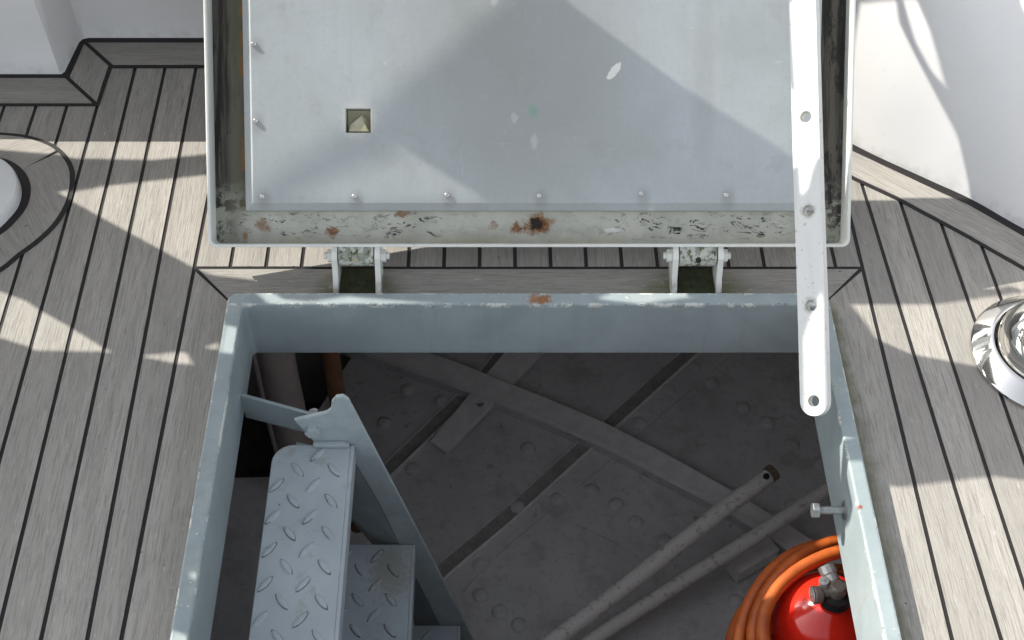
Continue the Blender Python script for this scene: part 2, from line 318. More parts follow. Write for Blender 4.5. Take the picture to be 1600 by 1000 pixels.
def rrect(x0, y0, x1, y1, r, n=6):
    out = []
    for cx, cy, a in ((x1 - r, y1 - r, 0), (x0 + r, y1 - r, 90), (x0 + r, y0 + r, 180), (x1 - r, y0 + r, 270)):
        for k in range(n + 1): t = math.radians(a + 90 * k / n); out.append((cx + r * math.cos(t), cy + r * math.sin(t)))
    return out
def circ(cx, cy, r, n=24): return [(cx + r * math.cos(2 * math.pi * k / n), cy + r * math.sin(2 * math.pi * k / n)) for k in range(n)]
def inside(p, poly):
    c = False
    for i in range(len(poly)):
        (x1, y1), (x2, y2) = poly[i], poly[i - 1]
        if (y1 > p[1]) != (y2 > p[1]) and p[0] < (x2 - x1) * (p[1] - y1) / (y2 - y1) + x1: c = not c
    return c
def plate_bm(outline, holes, z0, z1):
    V = []; F = []
    for poly in [outline] + holes:
        b = len(V); V += [Vector(p) for p in poly]; F.append(list(range(b, b + len(poly))))
    vs, es, fs, ov, oe, of = delaunay_2d_cdt(V, [], F, 1, 1e-6)
    bm = bmesh.new(); lo = [bm.verts.new((v.x, v.y, z0)) for v in vs]; hi = [bm.verts.new((v.x, v.y, z1)) for v in vs]
    use = {}
    for f, o in zip(fs, of):
        m = sum((vs[i] for i in f), Vector((0, 0))) / len(f)
        if not inside(m, outline) or any(inside(m, h) for h in holes): continue
        bm.faces.new([hi[i] for i in f]); bm.faces.new([lo[i] for i in reversed(f)])
        for i in range(len(f)):
            a, b = f[i], f[(i + 1) % len(f)]; use[(a, b)] = 1
    for (a, b) in list(use):
        if (b, a) not in use: bm.faces.new((lo[a], lo[b], hi[b], hi[a]))
    bm.verts.ensure_lookup_table()
    for v in [v for v in bm.verts if not v.link_faces]: bm.verts.remove(v)
    return bm
def spline(pts, n=8, closed=True):
    out = []; m = len(pts)
    rng = range(m) if closed else range(m - 1)
    for i in rng:
        g = (lambda k: Vector(pts[k % m])) if closed else (lambda k: Vector(pts[max(0, min(m - 1, k))]))
        p0, p1, p2, p3 = g(i - 1), g(i), g(i + 1), g(i + 2)
        for k in range(n):
            t = k / n
            out.append(tuple(.5 * ((2 * p1) + (p2 - p0) * t + (2 * p0 - 5 * p1 + 4 * p2 - p3) * t * t + (3 * p1 - p0 - 3 * p2 + p3) * t ** 3)))
    if not closed: out.append(tuple(pts[-1]))
    return out

# ------------------------------------------------------------------ sea and deck
bm = bmesh.new(); box(bm, (-1500, -1500, -2.6), (1500, 1500, -2.5)); tag(obj('water', bm, WATER), kind='structure')

class Deck:
    def __init__(s): s.bm = bmesh.new(); s.u = s.bm.loops.layers.uv.new('grain'); s.r = s.bm.loops.layers.uv.new('tone')
    def board(s, pts, d, z=0.0, mat=0, th=.004, tone=None):
        """one teak board: pts in plan, d = grain direction"""
        d = Vector(d).normalized(); c = Vector((-d.y, d.x)); ou, ovv = rnd.uniform(0, 50), rnd.uniform(0, 9); tn = rnd.random() if tone is None else tone
        area = sum(pts[i][0] * pts[(i + 1) % len(pts)][1] - pts[(i + 1) % len(pts)][0] * pts[i][1] for i in range(len(pts)))
        if area < 0: pts = pts[::-1]
        hi = [s.bm.verts.new((x, y, z)) for x, y in pts]; lo = [s.bm.verts.new((x, y, z - th)) for x, y in pts]
        fs = [s.bm.faces.new(hi)]
        for i in range(len(pts)): j = (i + 1) % len(pts); fs.append(s.bm.faces.new((lo[i], lo[j], hi[j], hi[i])))
        for f in fs:
            f.material_index = mat
            for l in f.loops:
                p = Vector(l.vert.co[:2]); l[s.u].uv = (p.dot(d) + ou, p.dot(c) + ovv); l[s.r].uv = (tn, 0)
D = Deck(); G = .0030
def rect(x0, y0, x1, y1): return [(x0, y0), (x1, y0), (x1, y1), (x0, y1)]
# caulk bed, with the hatch opening left out
for q in (rect(-3, -2.5, -.385, 4), rect(.486, -2.5, 3, 4), rect(-.385, 1.266, .486, 4), rect(-.385, -2.5, .486, .485)): D.board(q, (0, 1), -.0016, 1, .02)
Lx = [(-.461, 0), (-.515, -.022), (-.571, -.020), (-.625, -.018), (-.678, -.010), (-.731, -.008)] + [(-.785 - .0545 * k, -.006) for k in range(36)]
Rx = [(.5665, 0), (.608, -.036), (.660, -.032), (.714, -.034), (.765, -.034)] + [(.820 + .0545 * k, -.034) for k in range(36)]
def sx(s, y): return s[0] + s[1] * max(-.67, min(.58, y - 1.27))
for S, sg in ((Lx, -1), (Rx, 1)):
    for a, b in zip(S, S[1:]):
        y = -1.2 - rnd.random() * .6
        while y < 3:
            y2 = min(3, y + rnd.uniform(5, 6))
            ys = [y] + [q for q in (.60, 1.27, 1.85) if y < q < y2] + [y2]
            D.board([(sx(a, q) + sg * G, q) for q in ys] + [(sx(b, q) - sg * G, q) for q in ys[::-1]], (b[1], 1))
            y = y2 + .0066
xs = [-.461, -.406 + .0] + [-.406 + .0548 * k for k in range(1, 18)] + [.5665]
for a, b in zip(xs, xs[1:]):
    D.board([(a + G, 1.354), (b - G, 1.354), (b - G - .012 * (b > .5), 3), (a + G, 3)], (0, 1)); D.board(rect(a + G, -1.5, b - G, .412), (0, 1))
# margin boards round the hatch
ml, mr, mt, mb = -.461, .5665, 1.351, .415
D.board([(ml + G, mb + G), (-.388, .487), (-.388, 1.269 - .001), (-.404, 1.2865), (ml + G, mt - .0075)], (0, 1), tone=.25)
D.board([(mr - G, mb + G), (.489, .487), (.489, 1.269), (.505, 1.2865), (mr - G, mt - .0075)], (0, 1), tone=.15)
D.board([(ml + .0075, mt - G), (-.394, 1.2815), (-.384, 1.27), (.486, 1.27), (.497, 1.2815), (mr - .0075, mt - G)], (1, 0), tone=.5)
D.board([(ml + .0075, mb + G), (-.394, .48), (.497, .48), (mr - .0075, mb + G)], (1, 0))
# margin boards along the left deckhouse (laid on their own caulk)
Z1, Z2 = .0016, .0032
D.board([(-2.5, 1.724), (-.679, 1.724), (-.676, 1.825), (.4, 1.825), (.4, 2.1), (-2.5, 2.1)], (1, 0), Z1, 1, .0014)
D.board([(-2.5, 1.730), (-.692, 1.730), (-.752, 1.795), (-2.5, 1.795)], (1, 0), Z2, tone=.55)
D.board([(-.6845, 1.733), (-.6825, 1.829), (-.737, 1.889), (-.744, 1.798)], (0, 1), Z2, tone=.35)
D.board([(-.6745, 1.8325), (.4, 1.8325), (.4, 1.893), (-.730, 1.893)], (1, 0), Z2, tone=.6)
# margin boards along the right deckhouse
mo = [(.30, 1.80), (.445, 1.662), (.588, 1.541), (.647, 1.497), (.732, 1.422), (.813, 1.345), (.93, 1.22), (1.12, .98), (1.45, .5)]
mi = [(.36, 1.862), (.48, 1.738), (.603, 1.617), (.706, 1.537), (.768, 1.490), (.835, 1.424), (.985, 1.29), (1.19, 1.03), (1.53, .5)]
def off(l, d): return [(x + d * .66, y + d * .75) for x, y in l]
D.board(mo + [(3, .5), (3, 3), (.36, 3)], (1, -1), Z1, 1, .0014)
D.board(off(mo, .006) + off(mi, -.011)[::-1], (.76, -.65), Z2, tone=.2)
# king plank ring round the left ventilator
OUT = [(-.83, 1.655), (-.782, 1.647), (-.735, 1.625), (-.704, 1.592), (-.687, 1.555), (-.6805, 1.50), (-.689, 1.449), (-.709, 1.408), (-.733, 1.376), (-.759, 1.340), (-.82, 1.29), (-.92, 1.265), (-1.02, 1.31), (-1.07, 1.42), (-1.05, 1.55), (-.96, 1.64), (-.89, 1.657)]
INN = [(-.83, 1.585), (-.800, 1.574), (-.775, 1.550), (-.760, 1.518), (-.757, 1.482), (-.766, 1.452), (-.783, 1.424), (-.83, 1.385), (-.90, 1.372), (-.96, 1.40), (-.985, 1.47), (-.96, 1.55), (-.90, 1.588)]
o1 = spline(OUT, 6); cxm, cym = -.87, 1.48
def shrink(l, d): return [(x - (x - cxm) / math.hypot(x - cxm, y - cym) * d, y - (y - cym) / math.hypot(x - cxm, y - cym) * d) for x, y in l]
D.board(shrink(o1, -.001), (0, 1), Z1, 1, .0014)
i1 = spline(INN, 6); oi = shrink(o1, .007)
def ray_pt(l, ang):
    return min(l, key=lambda p: abs((math.atan2(p[1] - cym, p[0] - cxm) - ang + math.pi) % (2 * math.pi) - math.pi))
angs = [math.radians(a) for a in (42, -60, -150, 130)]
for k in range(4):
    a0 = angs[k]; a1 = angs[(k + 1) % 4]
    while a1 > a0: a1 -= 2 * math.pi
    seq = [a0 - .014 + (a1 - a0 + .028) * t / 40 for t in range(41)]
    D.board([ray_pt(oi, a) for a in seq] + [ray_pt(shrink(i1, -.011), a) for a in seq[::-1]], ((.5, -.86), (.3, .9), (.5, -.86), (.8, .5))[k], Z2)
D.bm.faces.ensure_lookup_table()
tag(obj('deck', D.bm, [TEAK, CAULK]), 'weathered grey teak deck with black caulked seams', kind='structure')

# ------------------------------------------------------------------ deckhouses and white ventilator
def extrude_path(bm, path, lean, h, th):
    """leaning wall along a plan path; lean = (dx, dy) at the top"""
    n = len(path); A = [bm.verts.new((x, y, -.02)) for x, y in path]; B = [bm.verts.new((x + lean[0], y + lean[1], h)) for x, y in path]
    Cc = [bm.verts.new((x + lean[0] + th[0], y + lean[1] + th[1], h)) for x, y in path]; Dd = [bm.verts.new((x + th[0], y + th[1], -.02)) for x, y in path]
    for P, Q in ((A, B), (B, Cc), (Cc, Dd), (Dd, A)):
        for i in range(n - 1): bm.faces.new((P[i], P[i + 1], Q[i + 1], Q[i]))
    bm.faces.new((A[0], B[0], Cc[0], Dd[0])); bm.faces.new((A[-1], Dd[-1], Cc[-1], B[-1]))
lh = empty('deckhouse', (-1.2, 1.9, 0), 'white moulded deckhouse corner beside the open lid at upper left', 'deckhouse')
bm = bmesh.new()
b0 = [(-2.6, 1.808), (-.760, 1.806), (-.7555, 1.812), (-.7465, 1.895), (-.742, 1.9035), (-.733, 1.907), (.42, 1.907)]
b1 = [(-2.6, 1.825), (-.778, 1.823), (-.768, 1.832), (-.762, 1.905), (-.755, 1.918), (-.740, 1.924), (.42, 1.924)]
rows = []
for t, z in ((0, 0.0), (.2, .004), (.5, .10), (.8, .20), (1, .255), (1.25, .275), (2.2, .285)):
    rows.append([bm.verts.new((p[0] + (q[0] - p[0]) * t, p[1] + (q[1] - p[1]) * t + (0, .03)[t > 2], z)) for p, q in zip(b0, b1)])
rows.append([bm.verts.new((p[0], 3.2, .29)) for p in b0])
for A, B in zip(rows, rows[1:]):
    for i in range(len(A) - 1): bm.faces.new((A[i], A[i + 1], B[i + 1], B[i]))
lw = obj('wall', bm, GEL, lh, smooth=True); lw.matrix_parent_inverse = Matrix.Translation(-lh.location)
rh = empty('deckhouse', (1.0, 1.5, 0), 'white sunlit deckhouse side sloping along the deck at upper right', 'deckhouse')
bm = bmesh.new(); path = spline([(.42, 1.80), (.48, 1.742), (.603, 1.622), (.706, 1.542), (.768, 1.495), (.837, 1.428), (.99, 1.295), (1.2, 1.03), (1.55, .5)], 6, False)
rows = []
for z, a in ((-.01, 0), (.004, 0.002), (.15, .052), (.30, .108), (.42, .17), (.47, .25), (.49, .40), (.50, .9)):
    rows.append([bm.verts.new((x + a * .66, y + a * .75, z)) for x, y in path])
for A, B in zip(rows, rows[1:]):
    for i in range(len(A) - 1): bm.faces.new((A[i], A[i + 1], B[i + 1], B[i]))
rw = obj('wall', bm, GEL, rh, smooth=True); rw.matrix_parent_inverse = Matrix.Translation(-rh.location)
# ventilator base inside the left ring
bm = bmesh.new(); base = shrink(i1, .004)
rows = []
for d, z in ((0, .0), (.0005, .018), (.003, .024), (.010, .027), (.03, .029)):
    rows.append([bm.verts.new((*p, z)) for p in shrink(base, d)])
for A, B in zip(rows, rows[1:]):
    for i in range(len(A)): j = (i + 1) % len(A); bm.faces.new((A[i], A[j], B[j], B[i]))
bm.faces.new(rows[-1])
tv = empty('ventilator', (cxm, cym, 0), 'round white ventilator base set in the curved teak ring at left', 'ventilator')
o = obj('base', bm, GEL, tv, smooth=True); o.matrix_parent_inverse = Matrix.Translation(-tv.location)
bm = bmesh.new(); lathe(bm, [(.055, .03), (.055, .10), (.065, .12), (.07, .135), (.06, .15), (0, .155)], 32, (-.93, 1.47))
o = obj('cap', bm, GEL, tv, smooth=True); o.matrix_parent_inverse = Matrix.Translation(-tv.location)

# ------------------------------------------------------------------ hatch coaming
hc = empty('deck_hatch', (.05, .8, 0), 'open deck hatch with chipped grey blue rim, raised peeling lid and white stay bar', 'hatch')
def keep(o, p): o.matrix_parent_inverse = Matrix.Translation(-p.location); return o
bm = plate_bm(rrect(-.394, .475, .495, 1.275, .016), [rrect(-.3705, .50, .4735, 1.2515, .008)], -.087, .03)
rim = keep(obj('rim', bm, COAM, hc, bevel=.0035, seg=3), hc)
# safety bolt in the right side
bm = bmesh.new(); tube(bm, [(.4745, .934, -.026), (.438, .934, -.026)], .0055, 14); tube(bm, [(.438, .934, -.026), (.429, .934, -.026)], .011, 6); tube(bm, [(.4738, .934, -.026), (.4715, .934, -.026)], .013, 20); obj('safety_bolt', bm, ZINC, rim, bevel=.0006)
# hinge plates welded behind the rim
def hinge_plate(x):
    prof = [(1.279, -.004), (1.345, -.004), (1.349, .040)] + [(1.333 + .019 * math.cos(t), .047 + .019 * math.sin(t)) for t in [math.radians(a) for a in (0, 30, 60, 90, 120, 150, 180)]] + [(1.306, .025), (1.290, .008)]
    bm = bmesh.new(); A = [bm.verts.new((x - .0042, y, z)) for y, z in prof]; B = [bm.verts.new((x + .0042, y, z)) for y, z in prof]
    bm.faces.new(A); bm.faces.new(B[::-1])
    for i in range(len(prof)): j = (i + 1) % len(prof); bm.faces.new((A[i], A[j], B[j], B[i]))
    return obj('hinge_plate', bm, RIMW, rim, bevel=.0012)
for x0, x1 in ((-.238, -.174), (.271, .338)):
    hinge_plate(x0); hinge_plate(x1)
    for x, s in ((x0, -1), (x1, 1)):
        bm = bmesh.new(); tube(bm, [(x + s * .004, 1.333, .047), (x + s * .012, 1.333, .047)], .0105, 6); tube(bm, [(x + s * .012, 1.333, .047), (x + s * .017, 1.333, .047)], .0055, 12)
        obj('hinge_nut', bm, RIMW, rim, bevel=.001)
    bm = bmesh.new(); box(bm, (x0 + .005, 1.277, -.002), (x1 - .005, 1.345, .0042)); obj('hinge_base', bm, MOSS_SHADE, rim)

# ------------------------------------------------------------------ hatch lid (local frame: x right, y up the lid, z towards the viewer)
X0, X1, Y0, Y1 = -.425, .529, 0.0, .775
def lipx(x, y): return x
bm = plate_bm(rrect(X0, Y0, X1, Y1, .012), [rrect(X0 + .0048, Y0 + .0045, X1 - .0048, Y1 - .0045, .008)], -.041, 0)
lid = keep(obj('lid', bm, RIMW, hc, bevel=.0016), hc)
lid.location = (0, 1.329, .07); lid.rotation_euler = (math.radians(45), 0, 0); lid['label'] = 'grey metal lid with peeling rusty gutter'

bm = bmesh.new(); box(bm, (X0 + .002, Y0 + .002, -.044), (X1 - .002, Y1 - .002, -.038)); obj('gutter', bm, GUT, lid)
bm = bmesh.new()
x0, x1, y0, y1 = -.372, .484, .053, .725
def ring(x0, y0, x1, y1, z): return [bm.verts.new(p) for p in ((x0, y0, z), (x1, y0, z), (x1, y1, z), (x0, y1, z))]
R_ = [ring(x0, y0, x1, y1, -.039), ring(x0 + .001, y0 + .001, x1 - .001, y1 - .001, -.016), ring(x0 + .014, y0 + .0125, x1 - .010, y1 - .012, -.0085)]
for A, B in zip(R_, R_[1:]):
    for i in range(4): j = (i + 1) % 4; bm.faces.new((A[i], A[j], B[j], B[i]))
hx0, hy0, hx1, hy1 = -.2195, .169, -.1825, .204
T = R_[2]; Hh = ring(hx0, hy0, hx1, hy1, -.0085)
bm.faces.new((T[0], T[1], Hh[1], Hh[0])); bm.faces.new((T[1], T[2], Hh[2], Hh[1])); bm.faces.new((T[2], T[3], Hh[3], Hh[2])); bm.faces.new((T[3], T[0], Hh[0], Hh[3]))
Hl = ring(hx0, hy0, hx1, hy1, -.032)
for i in range(4): j = (i + 1) % 4; bm.faces.new((Hh[i], Hh[j], Hl[j], Hl[i]))
obj('panel', bm, PANEL, lid, bevel=.001)
bm = bmesh.new(); hexa(bm, [(hx0 - .001, hy0 - .001, -.036), (hx1 + .001, hy0 - .001, -.036), (hx1 + .001, hy1 + .001, -.036), (hx0 - .001, hy1 + .001, -.036), (hx0 + .001, hy0 + .001, -.026), (hx1 - .001, hy0 + .001, -.022), (hx1 - .001, hy1 - .001, -.030), (hx0 + .001, hy1 - .001, -.028)])
hexa(bm, [(hx0 + .002, hy0 + .001, -.027), (hx1 - .002, hy0 + .001, -.027), (hx1 - .002, hy0 + .018, -.027), (hx0 + .002, hy0 + .010, -.027), (hx0 + .004, hy0 + .002, -.012), (hx1 - .004, hy0 + .002, -.012), (hx1 - .014, hy0 + .026, -.014), (hx0 + .006, hy0 + .012, -.014)])
obj('latch_socket', bm, BUFF, lid, bevel=.001)
scr = [(-.354, .298), (-.353, .186), (-.345, .075), (-.208, .075), (-.070, .077), (.067, .076), (.219, .079), (.345, .077), (-.354, .42), (-.354, .55), (.472, .12), (.472, .26), (.472, .42), (-.1, .708), (.1, .708)]
s0 = None
for (a, b) in scr:
    if s0 is None:
        bm = bmesh.new(); lathe(bm, [(.0042, 0), (.0039, .0012), (.0028, .0022), (.0016, .0022), (.0010, .0012), (0, .0010)], 14)
        s0 = obj('screw', bm, CHR, lid, smooth=True); s = s0
    else: s = s0.copy(); C.objects.link(s); s.parent = lid
    s.location = (a, b, -.0085)
for xa, xb in ((-.232, -.180), (.277, .332)):   # hinge knuckles fixed to the lid's lower edge
    bm = bmesh.new(); cy, cz = -.0134, -.019     # pin position in lid frame
    prof = [(cy + .0155 * math.cos(t), cz + .0155 * math.sin(t)) for t in [math.radians(a) for a in range(60, 331, 18)]] + [(.0, -.045), (.0, -.006)]
    A = [bm.verts.new((xa, y, z)) for y, z in prof]; B = [bm.verts.new((xb, y, z)) for y, z in prof]
    bm.faces.new(A); bm.faces.new(B[::-1])
    for i in range(len(prof)): j = (i + 1) % len(prof); bm.faces.new((A[i], A[j], B[j], B[i]))
    obj('hinge_knuckle', bm, MOSS, lid, smooth=True)
    bm = bmesh.new(); c = ((xa + xb) / 2, cy - .0145 * .35, cz + .0145 * .94); tube(bm, [c, (c[0], c[1] - .002, c[2] + .0035)], .0042, 10); obj('grease_nipple', bm, (BUFF if xa < 0 else BLK), lid)

# ------------------------------------------------------------------ stay bar
BARP = (.4335, 1.0355, .050)
by = (Vector((.4265, 1.5, .387)) - Vector((.4335, 1.0355, .050))).normalized()
bx = Vector((1, 0, 0)); bx = (bx - by * bx.dot(by)).normalized(); bz = bx.cross(by)
tw = math.radians(-34); bx2 = bx * math.cos(tw) - bz * math.sin(tw); bz2 = bx2.cross(by)
bx2, bz2 = bx2.normalized(), bz2.normalized()
BARR = Matrix((bx2, by, bz2)).transposed().to_euler()
hw = .0195; L = .80
outl = [(hw * math.cos(t), hw + hw * math.sin(t)) for t in [math.radians(a) for a in range(180, 361, 12)]] + [(hw, .16), (hw - .0008, .30), (hw, L - hw)] + [(hw * math.cos(t), L - hw + hw * math.sin(t)) for t in [math.radians(a) for a in range(12, 180, 12)]] + [(-hw, L - hw), (-hw - .0008, .35), (-hw, .16)]
bm = plate_bm(outl, [circ(0, .0205 + .1300 * k, .0078) for k in range(4)], -.014, 0)
bar = keep(obj('stay_bar', bm, BARM, hc, bevel=.0014), hc); bar.location = BARP; bar.rotation_euler = BARR; bar['label'] = 'long white perforated stay bar'
bm = bmesh.new(); tube(bm, [(0, L - .02, -.03), (0, L - .02, .008)], .007, 14); tube(bm, [(0, L - .02, .002), (0, L - .02, .010)], .012, 6); obj('pivot_bolt', bm, ZINC, bar)

# ------------------------------------------------------------------ chrome bollard
mc = (.806, 1.178)
bol = empty('deck_vent', (*mc, 0), 'shiny stainless steel domed vent with wide foot ring at the right edge', 'vent')
bm = bmesh.new(); lathe(bm, [(.112, .0035), (.112, .006), (.109, .009), (.090, .021), (.0865, .0235), (.084, .0235), (.083, .021)], 72, mc); keep(obj('foot_ring', bm, STEEL, bol, smooth=True), bol)
bm = bmesh.new(); lathe(bm, [(.0805, .004), (.0805, .022), (.079, .034), (.075, .047), (.068, .060), (.057, .072), (.043, .081), (.028, .087), (.013, .0895), (0, .090)], 72, mc); keep(obj('dome', bm, STEEL, bol, smooth=True), bol)

# ------------------------------------------------------------------ inside of the hull
hull = empty('hull', (.1, 1.2, -.85), 'grey riveted steel hull plating seen down through the hatch', 'hull')
HZ = -.85
def hp(name, bm, m=HULL, **k): return keep(obj(name, bm, m, hull, **k), hull)
bm = bmesh.new(); prism(bm, [(-.46, 1.52), (-.33, 1.83), (-.2, 2.04), (1.01, 2.04), (1.01, -.4), (-.46, -.4)], HZ - .01, HZ); hp('bottom_plate', bm)
bm = bmesh.new(); box(bm, (-1.1, -.5, -1.3), (1.6, 2.3, -1.28)); hp('bilge_plate', bm, HULLD)
bm = bmesh.new()
box(bm, (1.0, -.5, -1.3), (1.02, 2.05, -.03)); box(bm, (-1.1, 2.03, -1.3), (1.0, 2.05, -.03)); hp('side_plate', bm, UNDER)
bm = bmesh.new(); box(bm, (-1.1, -.42, -1.3), (1.5, -.4, -.03)); box(bm, (-1.12, -.5, -1.3), (-1.1, 2.3, -.03)); hp('bulkhead', bm, HULLD)
bm = bmesh.new()
for a, b in (((-1.1, -.4), (-.40, 2.2)), ((.50, -.4), (1.5, 2.2)), ((-.40, 1.28), (.50, 2.2)), ((-.40, -.4), (.50, .48))): box(bm, (a[0], a[1], -.055), (b[0], b[1], -.03))
hp('deck_underside', bm, UNDER)
def strip(bm, A, B, z0, z1):
    n = len(A); v = [[bm.verts.new((*p, z)) for p in l] for l, z in ((A, z0), (A, z1), (B, z1), (B, z0))]
    for P, Q in zip(v, v[1:] + v[:1]):
        for i in range(n - 1): bm.faces.new((P[i], P[i + 1], Q[i + 1], Q[i]))
    bm.faces.new([q[0] for q in v]); bm.faces.new([q[-1] for q in v][::-1])
rib_u = [(-.40, 1.925), (-.252, 1.867), (-.076, 1.792), (.124, 1.691), (.238, 1.631), (.355, 1.556), (.492, 1.459), (.612, 1.366), (.75, 1.25)]
rib_l = [(-.50, 1.91), (-.353, 1.847), (-.128, 1.748), (.020, 1.678), (.130, 1.622), (.247, 1.560), (.464, 1.418), (.576, 1.331), (.70, 1.22)]
bm = bmesh.new(); strip(bm, rib_u, rib_l, HZ + .035, HZ + .045); hp('curved_rib', bm, RIB_LIT, bevel=.003)
bm = bmesh.new(); strip(bm, [(x + .003, y + .006) for x, y in rib_l], rib_l, HZ + .045, HZ + .052); hp('rib_highlight', bm, RIB_LIT, bevel=.001)  # pale strip added to draw a highlight along the rib edge
low2 = [(x + .010, y + .016) for x, y in rib_l]
bm = bmesh.new(); strip(bm, [(x + .004, y + .006) for x, y in rib_l], low2, HZ - .002, HZ + .036); hp('rib_web', bm)
def frame(name, a, b, c):
    bm = bmesh.new(); strip(bm, [(x - .0045, y + .0045) for x, y in b], b, HZ - .002, HZ + .012); hp(name, bm, RIB_LIT, bevel=.0015)
    bm = bmesh.new(); strip(bm, [(x - .026, y + .024) for x, y in b], [(x - .0045, y + .0045) for x, y in b], HZ - .002, HZ + .003); hp('frame_channel', bm, GROOVE_SHADE)
    bm = bmesh.new(); strip(bm, [(x - .030, y + .028) for x, y in b], [(x - .026, y + .024) for x, y in b], HZ - .002, HZ + .006); hp('frame_lip', bm, bevel=.001)
    if c:
        bm = bmesh.new(); strip(bm, b, c, HZ - .002, HZ + .004); hp('frame_flange', bm)
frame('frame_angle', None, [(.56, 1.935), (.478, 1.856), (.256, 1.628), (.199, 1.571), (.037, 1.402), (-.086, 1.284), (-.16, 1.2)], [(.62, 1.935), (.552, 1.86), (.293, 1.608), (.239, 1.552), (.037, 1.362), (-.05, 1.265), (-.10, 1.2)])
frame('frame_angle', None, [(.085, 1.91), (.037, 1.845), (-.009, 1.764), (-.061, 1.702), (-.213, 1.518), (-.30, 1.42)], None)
bm = bmesh.new()
for l in ([(.50, 1.815), (.517, 1.795), (.62, 1.69), (.707, 1.608), (.80, 1.50)], [(.0, 1.53), (.12, 1.43), (.25, 1.36), (.36, 1.27)]):
    strip(bm, l, [(x + .12, y + .02) for x, y in l], HZ - .001, HZ + .0025)
hp('plate_lap', bm)
bm = plate_bm([(.055, 1.885), (.118, 1.845), (-.099, 1.566), (-.137, 1.596)], [circ(-.031, 1.694, .008, 12)], HZ + .014, HZ + .026); hp('doubler_plate', bm, RIB_LIT, bevel=.002)
bm = bmesh.new(); prism(bm, [(.461, 1.294), (.482, 1.264), (.569, 1.318), (.546, 1.354)], HZ + .01, HZ + .05); hp('doubler_plate', bm, RIB_LIT, bevel=.002)
riv = [(.453, 1.812), (.488, 1.767), (.549, 1.701), (.597, 1.66), (.643, 1.604), (.693, 1.555), (.316, 1.658), (.205, 1.487), (.255, 1.453), (.292, 1.41), (.349, 1.366), (-.118, 1.719), (-.194, 1.75), (.073, 1.593), (-.173, 1.54), (.049, 1.445), (.049, 1.178), (-.027, 1.242), (.011, 1.207), (.478, 1.229), (.513, 1.201), (.39, 1.75), (.13, 1.465), (-.03, 1.31), (.09, 1.13), (-.24, 1.66), (.62, 1.45)]
r0 = None
for (x, y) in riv:
    if r0 is None:
        bm = bmesh.new(); lathe(bm, [(.0165, 0), (.0155, .002), (.012, .006), (.006, .008), (0, .0085)], 18); r0 = obj('rivet', bm, HULL, hull, smooth=True); r = r0
    else: r = r0.copy(); C.objects.link(r); r.parent = hull
    r.location = (x - .1, y - 1.2, .001 if not (.1 < x < .35 and y > 1.5) else .004)
bm = bmesh.new(); prism(bm, [(-.60, 1.418), (-.44, 1.424), (-.36, .60), (-.66, .60)], -.72, -.70); hp('side_stringer', bm)

# pale pipe and brown post
bm = bmesh.new(); tube(bm, [(-.379, 1.415, -.05), (-.381, 1.41, -.35), (-.372, 1.39, -.62), (-.34, 1.36, -.84)], .034, 24); tag(obj('pipe', bm, PIPE, smooth=True), 'thick beige vertical pipe in the shadow behind the ladder bracket', 'pipe')
bm = bmesh.new(); tube(bm, [(-.412, 1.40, -.05), (-.412, 1.39, -.40), (-.40, 1.37, -.7)], .006, 10); tag(obj('conduit', bm, PIPE, smooth=True), 'thin beige conduit running down beside the thick pipe', 'conduit')
bm = bmesh.new(); tube(bm, [(-.282, 1.40, -.05), (-.281, 1.40, -1.28)], .0155, 18); tag(obj('wooden_post', bm, WOODB, smooth=True), 'thin reddish brown upright post behind the ladder side plate', 'post')

# poles lying in the bilge
pz = -.72
pp = empty('boat_hook_pole', (.3, 1.2, pz), 'worn pale pole whose open end has a dark hole', 'pole', 'poles lying in the bilge')
bm = bmesh.new(); p1 = [(.536, 1.384, pz + .10), (.512, 1.366, pz + .095), (.43, 1.309, pz + .08), (.273, 1.197, pz + .04), (.10, 1.076, pz + .0), (-.15, .90, pz - .05)]
sp = spline(p1, 6, False); tube(bm, sp, [.0145] * 6 + [.0150, .0155] + [.0165 - .001 * (i > 20) for i in range(len(sp) - 8)], 20); keep(obj('shaft', bm, POLE, pp, smooth=True), pp)
dd = (Vector(p1[0]) - Vector(p1[1])).normalized()
bm = bmesh.new(); tube(bm, [Vector(p1[0]) - dd * .014, Vector(p1[0]) + dd * .001], .0162, 20); q = keep(obj('end_ring', bm, m_plain('rusty_end', (.10, .07, .04), (.22, .17, .11), 90, .8), pp, smooth=True), pp); q.data.name = 'end_ring'
bm = bmesh.new(); c = Vector(p1[0]) - dd * .021 + Vector((-.002, -.006, .0145)); tube(bm, [c, c + Vector((.0, -.0006, .0022))], .0062, 12); obj('pin_hole', bm, BLK, q)
bm = bmesh.new(); tube(bm, spline([(.72, 1.435, pz + .03), (.528, 1.311, pz + .01), (.346, 1.206, pz - .02), (.139, 1.074, pz - .04), (-.10, .92, pz - .07)], 6, False), .0145, 20); tag(obj('boat_hook_pole', bm, POLE, smooth=True), 'longer straight grey pole lying just below the holed one', 'pole', 'poles lying in the bilge')

